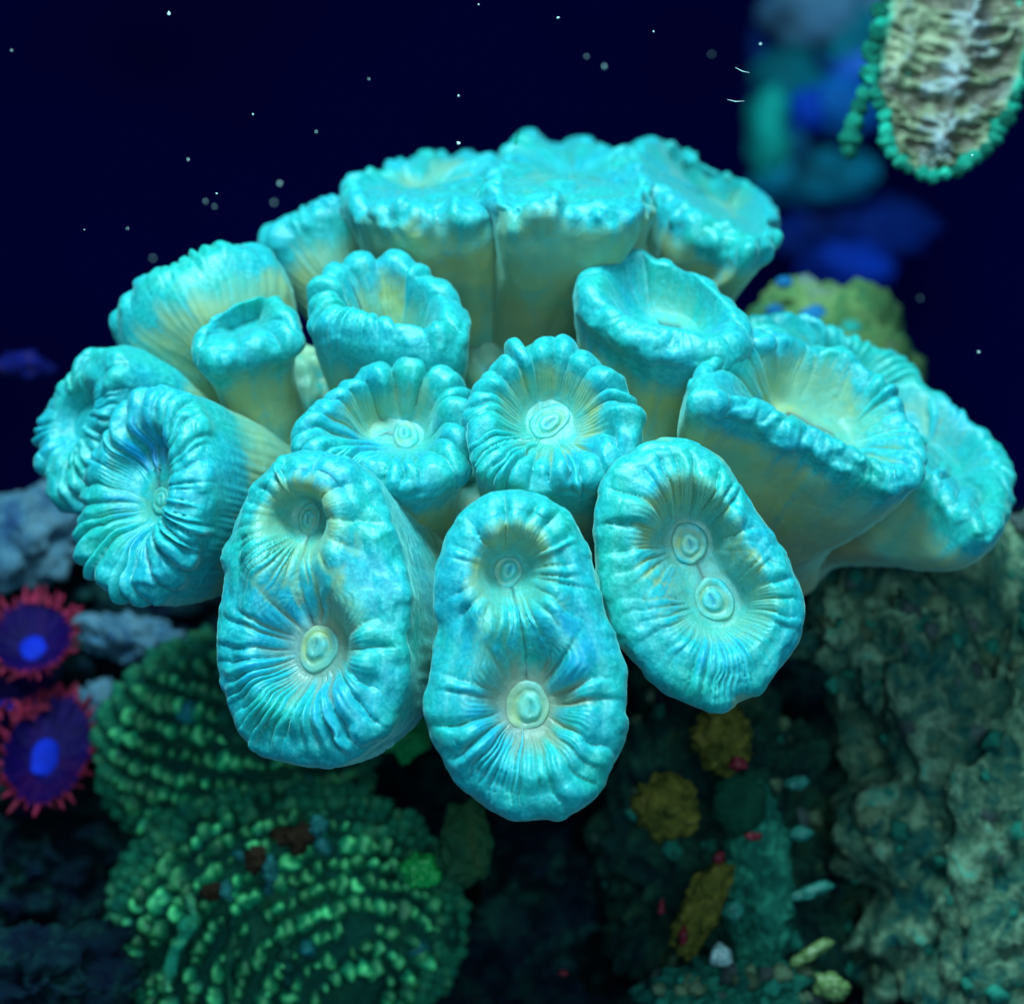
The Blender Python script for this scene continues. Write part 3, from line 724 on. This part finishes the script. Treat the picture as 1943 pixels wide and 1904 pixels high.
for a in range(3):
    e = med[a + 1] - med[a]; t = np.clip(((ring - med[a]) @ e) / (e @ e) + 0.10, 0, 1); q_ = med[a] + t[:, None] * e; d = np.linalg.norm(ring - q_, axis=1); k_ = d < best
    best[k_] = d[k_]; Cc[k_] = q_[k_]
Cc = csmooth(Cc, 6)
qf = np.linspace(0, 1, 70)[None, :, None]
front = ring[:, None] + (Cc[:, None] - ring[:, None]) * qf
q2 = qf[..., 0]; u2 = np.arange(NTp)[:, None] / NTp
rib = np.clip(1.05 - 1.7 * np.abs(fbm(stk(u2 * 46, q2 * 1.6, 1.0), 3, 3)), 0, 1)
rough_ = fbm(front * 4.0, 4, 71)
hgt = 0.16 * sst(0.05, 0.2, 1 - q2) * (rib - 0.5) * sst(0.04, 0.25, q2) + 0.16 * sst(0.65, 1.0, q2) + 0.06 * rough_ - 0.10 * sst(0.05, 0.3, q2)
front = front + nn_ * hgt[..., None]
back = (ring[:, None] + (Cc[:, None] - ring[:, None]) * qf[:, ::-1]) - nn_ * (0.28 * np.sin(np.pi * 0.5 * qf[:, ::-1]) ** 0.5 + 0.02)
Gp = np.concatenate([back[:, :-1], front], 1)
pg = np.zeros((NTp, Gp.shape[1], 4)); pg[..., 3] = 1
fq = np.concatenate([np.zeros(69), qf[0, :, 0]])[None, :]
pg[..., 0] = np.where(fq < 1e-6, 0.9, 1 - sst(0.03, 0.16, fq + 0.05 * noise(Gp * 5, 8)))
rg = np.concatenate([np.zeros((NTp, 69)), rough_], 1)
pg[..., 1] = sst(0.62, 1.0, fq + 0.25 * rg) * 0.55 + 0.35 * sst(0.2, 0.8, rg)
rb_ = np.concatenate([np.ones((NTp, 69)), rib], 1); pg[..., 2] = 0.8 * (1 - sst(0.2, 0.55, rb_)) * sst(0.1, 0.3, fq)
mesh_obj('plate', w(Gp.reshape(-1, 3)), grid_faces(NTp, Gp.shape[1])[:, ::-1], M_PLATE, plate, pl_o, pg.reshape(-1, 4))
bV, bF = ICO[3]
bead_me = []
for k in range(4):
    Vk = bV * (1 + 0.22 * fbm(bV * 2.0 + k * 9, 2, k))[:, None]
    ob = mesh_obj('bead', Vk * 0.0 + Vk, bF, M_BEAD, plate, None); bead_me.append(ob.data); bpy.data.objects.remove(ob)
rb2 = np.random.default_rng(5)
for k in range(0, NTp, 6):
    p = ring[k]
    if p[1] > at(0, -40, -4.2)[1]: continue
    o_ = bpy.data.objects.new('bead', bead_me[k % 4]); scene.collection.objects.link(o_); o_.parent = plate
    sc = rb2.uniform(0.075, 0.13)
    o_.location = Vector((w(p + rb2.normal(size=3) * 0.02) - pl_o) * S); o_.scale = (sc, sc, sc * 1.1); o_.rotation_euler = rb2.uniform(0, 6, 3)
for k, (x, y, r) in enumerate([(1668, 60, .16), (1655, 100, .17), (1648, 140, .15), (1640, 180, .13), (1630, 205, .14), (1622, 232, .16), (1613, 262, .17), (1612, 285, .14)]):
    o_ = bpy.data.objects.new('bead', bead_me[k % 4]); scene.collection.objects.link(o_); o_.parent = plate
    o_.location = Vector((w(at(x, y, -5.2)) - pl_o) * S); o_.scale = (r, r * 0.9, r); o_.rotation_euler = rb2.uniform(0, 6, 3)

# --- green knobbly coral, lower left
gc_o = w(at(520, 1900, -2.5))
green = tag(empty('knob_coral', gc_o), 'green dome coral covered in rows of small knobs at the lower left', 'coral')
LOBES = [((545, 1745, -5.2), (2.55, 2.05, 1.7), (0.42, -0.42, 0.80), 0.235, 0.125), ((450, 1420, -6.2), (2.05, 1.75, 1.4), (0.1, 0.95, 0.25), 0.30, 0.15)]
kn_me = []
for k in range(4):
    V2, F2 = ICO[2]; Vk = V2 * (1 + 0.45 * fbm(V2 * 1.9 + k * 5, 2, k))[:, None]
    for mm in (M_KNOB, M_KNOB_BLUE):
        ob = mesh_obj('knob', Vk, F2, mm, green, None); kn_me.append(ob.data); bpy.data.objects.remove(ob)
spots = []
rk = np.random.default_rng(8)
for li, (c, r, ax, da, ds) in enumerate(LOBES):
    r = np.array(r); ax = nrm(ax); e1 = nrm(np.cross(ax, [0.3, 0.1, 1.0])); e2 = np.cross(ax, e1); cc = at(*c)
    Vb, Fb = ICO[5]
    hB = 1 + 0.05 * fbm(Vb * 2.2, 3, 60 + li)
    ang = np.arccos(np.clip(Vb @ ax, -1, 1))
    hB = hB + 0.020 * np.cos(2 * np.pi * (ang - 0.22) / (da * 0.62))
    mesh_obj('dome', w(Vb * hB[:, None] * r + cc), Fb, M_GREEN, green, gc_o)
    al_ = 0.22
    while al_ < 2.6:
        nk = max(3, int(2 * np.pi * math.sin(al_) / (ds * 0.62)))
        for q in range(nk):
            ph_ = 2 * np.pi * (q + rk.uniform(-0.25, 0.25)) / nk + al_ * 3
            a2 = al_ + rk.normal() * 0.012
            dr = ax * math.cos(a2) + (e1 * math.cos(ph_) + e2 * math.sin(ph_)) * math.sin(a2)
            nn2 = nrm(dr / r)
            if nn2[2] < -0.05: continue
            p = cc + dr * r * 1.01
            k0 = D / (D - p[2]); X = p[0] * k0 / KX + 971.5; Y = 952 - p[1] * k0 / KX
            if X < 180 or X > 900 or Y < 1120 or Y > 1960: continue
            if li == 1 and np.sum(((p - at(*LOBES[0][0])) / np.array(LOBES[0][1])) ** 2) < 0.95: continue
            if li == 0 and rk.random() < 0.10: continue
            hid = (X > 420 and X < 780 and Y < 1440) or (X > 800 and Y < 1480)
            vis = (0.3 if hid else 1.0) * (0.4 + nn2[2])
            spots.append((vis, p, nn2, rk.uniform(0.075, 0.150)))
        al_ += da * 0.62
spots.sort(key=lambda t: -t[0])
def kn_basis(n_):
    q = frame_q(wdir(n_)); return q
acc_v, acc_f, off = [], [], 0
for i, (vis, p, n_, sc) in enumerate(spots):
    el = rk.uniform(1.0, 1.7)
    if i < 296:
        blue = rk.random() < 0.05
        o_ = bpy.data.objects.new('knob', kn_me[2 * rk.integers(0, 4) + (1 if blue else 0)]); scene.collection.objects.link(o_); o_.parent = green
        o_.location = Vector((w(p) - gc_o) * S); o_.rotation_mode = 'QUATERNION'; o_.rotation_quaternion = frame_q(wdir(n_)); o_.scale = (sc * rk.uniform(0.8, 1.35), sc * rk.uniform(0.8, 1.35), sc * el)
    else:
        V2, F2 = ICO[2]; R_ = np.array(frame_q(wdir(n_)).to_matrix())
        acc_v.append((V2 * np.array([sc, sc, sc * el])) @ R_.T + w(p)); acc_f.append(F2 + off); off += len(V2)
if acc_v:
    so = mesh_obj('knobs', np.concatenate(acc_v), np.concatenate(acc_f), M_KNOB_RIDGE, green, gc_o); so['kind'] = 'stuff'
# pale ridges standing out on the dome and a few crusts
for k, (pts, r0, m_) in enumerate([
        ([(355, 1700), (368, 1735), (350, 1770), (335, 1800), (322, 1835), (318, 1875)], 0.10, M_KNOB_RIDGE),
        ([(445, 1740), (440, 1790), (432, 1840), (440, 1900)], 0.06, M_KNOB_RIDGE),
        ([(540, 1780), (545, 1830), (548, 1880)], 0.09, M_GREEN)]):
    P3 = np.array([at(x, y, -3.35 - 0.06 * j) for j, (x, y) in enumerate(pts)])
    tt = np.linspace(0, 1, 26); P3 = np.stack([np.interp(tt, np.linspace(0, 1, len(P3)), P3[:, j]) for j in range(3)], 1)
    tv, tf = tube_verts(P3, r0 * (0.55 + 0.45 * np.sin(np.pi * (0.08 + 0.84 * tt))) * (1 + 0.25 * np.sin(tt * 25)), 14, 0.5, k)
    mesh_obj('ridge', w(tv), tf, m_, green, gc_o)
M_RUST = mat_plain('brown_crust', (0.035, 0.022, 0.014), 0.9, 0.05); M_ICE = mat_plain('pale_cyan_crust', (0.02, 0.17, 0.17), 0.6, 0.1)
for k, (x, y, z, rx, ry, m_) in enumerate([(560, 1590, -3.40, .33, .22, M_RUST), (485, 1630, -3.20, .20, .22, M_RUST), (515, 1650, -3.05, .10, .26, M_ICE), (605, 1565, -3.25, .13, .17, M_ICE), (430, 1690, -3.15, .10, .16, M_ICE), (405, 1690, -3.25, .2, .14, M_RUST)]):
    blob('crust', (x, y, z), (rx * 0.75, ry * 0.75, 0.14), m_, green, gc_o, sub=4, amp=0.6, freq=2.6, seed=80 + k)

# --- zoanthid polyps, lower left
M_TENT = mat_plain('tentacle_skin', (0.24, 0.014, 0.050), 0.6, 0.15, 0.4, 250, 0.2, object_random=True)
M_ZDISC = mat_rock('zoanthid_disc_skin', [(0.002, 0.001, 0.030), (0.008, 0.002, 0.070), (0.035, 0.002, 0.050)], 120, rough=0.4)
M_ZCEN = mat_plain('zoanthid_centre_skin', (0.003, 0.020, 0.42), 0.7, 0.1, 0.3, 200)
tt = np.linspace(0, 1, 7)
tv, tf = tube_verts(np.stack([0 * tt, 0.10 * tt ** 2, tt], 1), np.array([0.24, 0.22, 0.20, 0.18, 0.16, 0.12, 0.01]), 7)
_o = mesh_obj('tentacle', tv, tf, M_TENT); tent_me = _o.data; bpy.data.objects.remove(_o)
def zoanthid(px, py, z, n, rx, ry, rot, label, seed):
    n = nrm(n); x = nrm(np.cross([0, 1, 0], n)); y = np.cross(n, x)
    ca, sa = math.cos(rot), math.sin(rot); x, y = x * ca + y * sa, y * ca - x * sa
    c = at(px, py, z); o0 = w(c - n * 0.9)
    t = tag(empty('zoanthid', o0), label, 'zoanthid', 'red fringed zoanthid polyps')
    nu, nv = 64, 24; u = np.linspace(0, 2 * np.pi, nu, endpoint=False)[:, None]; r = np.linspace(0, 1, nv)[None, :]
    prof = 0.30 * r ** 2 - 0.12
    P = c + x * (np.cos(u) * r * rx)[..., None] + y * (np.sin(u) * r * ry)[..., None] + n * (prof + 0.05 * np.sin(u * 14) * r ** 2 + 0.04 * np.sin(u * 3 + seed) * r)[..., None]
    st = np.linspace(0, 1, 14)[1:]
    st_r = 1 - 0.45 * st; Pst = c + x * (np.cos(u) * st_r[None] * rx)[..., None] + y * (np.sin(u) * st_r[None] * ry)[..., None] + n * (0.18 - 1.08 * st)[None, :, None]
    G = np.concatenate([P, Pst], 1)
    mesh_obj('disc', w(G.reshape(-1, 3)), grid_faces(nu, G.shape[1])[:, ::-1], M_ZDISC, t, o0)
    V3, F3 = ICO[4]
    Vc = V3 * (1 + 0.10 * fbm(V3 * 2, 2, seed))[:, None]
    Pc = c + x * (Vc[:, 0:1] * rx * 0.33) + y * (Vc[:, 1:2] * ry * 0.33) + n * (Vc[:, 2:3] * 0.06 - 0.08)
    mesh_obj('mouth', w(Pc), F3, M_ZCEN, t, o0)
    rz = np.random.default_rng(seed); nt_ = 54
    for k in range(nt_):
        a = 2 * np.pi * (k + rz.uniform(-0.2, 0.2)) / nt_; low = k % 2
        rad = nrm(x * math.cos(a) * rx + y * math.sin(a) * ry)
        p = c + x * math.cos(a) * rx * 0.97 + y * math.sin(a) * ry * 0.97 + n * (0.17 - 0.05 * low)
        dr = nrm(rad * (0.95 if low else 0.65) + n * (0.25 if low else 0.75) + rz.normal(size=3) * 0.28)
        o_ = bpy.data.objects.new('tentacle', tent_me); scene.collection.objects.link(o_); o_.parent = t
        ln = rz.uniform(0.10, 0.27); o_.location = Vector((w(p) - o0) * S); o_.rotation_mode = 'QUATERNION'; o_.rotation_quaternion = frame_q(wdir(dr))
        o_.scale = (ln * 0.95, ln * 0.95, ln * 1.25)
zoanthid(62, 1222, -6.6, (0.05, 0.70, 0.70), 0.62, 0.74, 0.0, 'upper zoanthid with a blue centre and red fringe at the left edge', 1)
zoanthid(18, 1330, -6.5, (0.3, 0.75, 0.6), 0.42, 0.40, 0.0, 'half cropped zoanthid squeezed between two larger ones at the left edge', 2)
zoanthid(86, 1432, -6.0, (0.35, 0.62, 0.70), 0.64, 1.06, -0.5, 'lower zoanthid, the largest, with a blue centre and red fringe', 3)

# --- sponges, algae and small growths under the colony
tag(blob('yellow_sponge', (1265, 1532, -3.0), (0.47, 0.45, 0.35), M_SPONGE, sub=5, amp=0.20, freq=2.2, seed=91, octv=6, pores=60, pore_d=0.16),
    'round yellow sponge with dark pores right of the lowest polyp', 'sponge')
tag(blob('yellow_sponge', (1372, 1395, -3.2), (0.38, 0.52, 0.35), M_SPONGE, sub=5, amp=0.28, freq=2.4, seed=92, octv=6, pores=50, pore_d=0.18, rot=0.2),
    'ragged yellow sponge just under the front right polyp', 'sponge')
tag(blob('yellow_sponge', (1332, 1722, -3.0), (0.27, 0.66, 0.30), M_SPONGE, sub=5, amp=0.24, freq=2.4, seed=93, octv=6, pores=50, pore_d=0.16, rot=-0.45),
    'long slanting yellow sponge beside the teal pillar', 'sponge')
tag(blob('algae_pillar', (1440, 1690, -3.8), (0.45, 1.5, 0.45), M_TEAL, sub=6, amp=0.20, freq=2.8, seed=94, net=120, net_h=0.10, rot=0.06, octv=6),
    'teal pillar with a net like skin standing under the front right polyp', 'algae')
M_LEAF = mat_plain('green_leaf_skin', (0.004, 0.045, 0.028), 0.8, 0.05); M_EMER = mat_plain('emerald_skin', (0.010, 0.36, 0.07), 0.45)
M_TONGUE = mat_rock('olive_tongue_skin', [(0.006, 0.045, 0.030), (0.02, 0.085, 0.035), (0.075, 0.095, 0.03)], 110)
tag(blob('algae_leaf', (1402, 1525, -3.3), (0.40, 0.42, 0.16), M_LEAF, sub=4, amp=0.16, freq=1.8, seed=95), 'dark green rounded algae leaf between the yellow sponges', 'algae')
tag(blob('hanging_sponge', (886, 1600, -2.6), (0.36, 0.62, 0.28), M_TONGUE, sub=5, amp=0.14, freq=1.7, seed=96, pores=18, pore_d=0.15), 'dim olive tongue hanging below the lowest polyp', 'sponge')
tag(blob('green_growth', (768, 1395, -3.0), (0.32, 0.38, 0.25), M_EMER, sub=4, amp=0.2, freq=1.9, seed=97, pores=4, pore_d=0.35), 'bright green growth in the gap between the front left and middle polyps', 'algae')
tag(blob('green_growth', (795, 1650, -2.6), (0.26, 0.22, 0.2), M_EMER, sub=4, amp=0.3, freq=2.4, seed=98), 'small bright green growth at the right side of the knobbly coral', 'algae')
M_RED = mat_plain('red_algae_skin', (0.15, 0.006, 0.016), 0.5, object_random=False)
for k, (x, y, rx, ry, lab) in enumerate([(1400, 1449, .15, .12, 'red speck of algae beside the dark green leaf, the largest'), (1428, 1586, .14, .07, 'red speck of algae under the dark green leaf'),
        (1364, 1628, .10, .10, 'red speck of algae above the long slanting sponge'), (1255, 1720, .06, .13, 'thin red speck of algae in the dark left of the slanting sponge'),
        (1296, 1775, .08, .14, 'dim red speck of algae on the left edge of the slanting sponge'), (1068, 1845, .09, .05, 'red speck of algae low in the dark middle')]):
    tag(blob('red_algae', (x, y, -2.7), (rx * 0.75, ry * 0.75, 0.07), M_RED, sub=3, amp=0.65, freq=2.8, seed=100 + k), lab, 'algae', 'red algae specks')
M_WHITE = mat_plain('white_nodule_skin', (0.32, 0.50, 0.50), 0.3, 0.6, 0.4); M_LIME = mat_plain('lime_nodule_skin', (0.12, 0.22, 0.07), 0.35, 0.6, 0.3); M_AQUA = mat_plain('aqua_nodule_skin', (0.012, 0.16, 0.13), 0.5, 0.4, 0.5)
for x, y, z, rx, ry, rot, m_, lab in [
        (1368, 1812, -2.7, .15, .15, 0, M_WHITE, 'white round nodule at the foot of the teal pillar'),
        (1390, 1727, -3.2, .15, .14, 0, M_AQUA, 'aqua round nodule on the left of the teal pillar'),
        (1577, 1872, -2.8, .24, .18, -0.3, M_LIME, 'lime green oval nodule at the bottom right of the teal pillar'),
        (1540, 1806, -3.0, .34, .09, 0.55, M_LIME, 'pale yellow rod slanting right of the teal pillar'),
        (1540, 1690, -3.2, .32, .09, 0.35, M_AQUA, 'aqua rod slanting in the dark hollow right of the teal pillar'),
        (1520, 1582, -3.4, .16, .10, 0.1, M_AQUA, 'short aqua stub in the dark hollow, the middle one'),
        (1513, 1486, -3.5, .16, .10, 0.2, M_AQUA, 'short aqua stub in the dark hollow, the uppermost'),
        (1757, 1360, -4.1, .17, .11, -0.35, M_WHITE, 'white oval nodule on the crusted rock at the right')]:
    tag(blob('nodule', (x, y, z), (rx, ry, min(rx, ry)), m_, sub=4, amp=0.24, freq=2.2, seed=int(x), rot=rot), lab, 'nodule', 'pale nodules on the rock')

# --- drifting specks
M_SPECK = mat_plain('drifting_speck', (0.42, 0.60, 0.62), 0.6, 0.2)
rs = np.random.default_rng(77)
for k, (x, y, r) in enumerate([(320, 26, .022), (1059, 34, .022), (1443, 84, .018), (1113, 107, .014), (1147, 126, .016), (1350, 103, .012), (870, 182, .014), (480, 217, .013), (870, 272, .030),
        (357, 303, .013), (531, 348, .018), (411, 367, .016), (390, 382, .014), (520, 384, .020), (407, 392, .014), (242, 434, .014), (160, 436, .012), (908, 9, .014), (22, 96, .014), (1746, 566, .018), (1857, 668, .020), (220, 1549, .026), (290, 490, .020), (1845, 295, .016), (600, 250, .012), (700, 150, .010), (1240, 60, .010)]):
    V2, F2 = ICO[2]; Vk = V2 * (1 + 0.5 * fbm(V2 * 1.8 + k * 3, 2, k))[:, None] * np.array([r, r * rs.uniform(0.7, 1.5), r])
    zz = float(rs.choice([-9.0, -5.0, -1.0, 1.5, 2.5, 3.5])); Vk = Vk * (0.85 * (D - zz) / D); c = at(x, y, zz)
    lab = {(870, 272): 'largest pale speck, just above the left head of the wide top polyp', (220, 1549): 'lone pale speck in the dark left of the knobbly green coral',
           (1746, 566): 'upper of two pale specks in the water right of the colony', (1857, 668): 'lower of two pale specks in the water right of the colony',
           (1845, 295): 'pale speck close to the lower tip of the hanging plate coral', (320, 26): 'bright pale speck near the top edge at the left',
           (1059, 34): 'bright pale speck near the top edge in the middle', (1443, 84): 'pale speck just left of the blurred blue coral'}.get((x, y), 'tiny pale speck drifting in the dark water')
    tag(mesh_obj('drifting_speck', w(Vk + c), F2, M_SPECK, None, w(c)), lab, 'speck', 'specks drifting in the water')
P3 = np.array([at(978, 275, -1.6), at(980, 262, -1.6), at(986, 252, -1.6), at(985, 247, -1.6)])
tv, tf = tube_verts(P3, [0.02, 0.016, 0.014, 0.004], 8)
tag(mesh_obj('algae_thread', w(tv), tf, M_BEAD, None, w(P3[0])), 'short green thread standing on the rim of the top polyp', 'algae')
for k, (a, b2) in enumerate([((1380, 189), (1412, 192)), ((1395, 128), (1422, 138))]):
    P3 = np.array([at(*a, 2.0), (at(*a, 2.0) + at(*b2, 2.0)) / 2 - np.array([0, 0.015, 0]), at(*b2, 2.0)])
    tv, tf = tube_verts(P3, [0.002, 0.006, 0.002], 6)
    tag(mesh_obj('drifting_fibre', w(tv), tf, M_SPECK, None, w(P3[0])), ['lower of two thin fibres drifting left of the blurred blue coral', 'upper of two thin fibres drifting left of the blurred blue coral'][k], 'fibre', 'fibres drifting in the water')
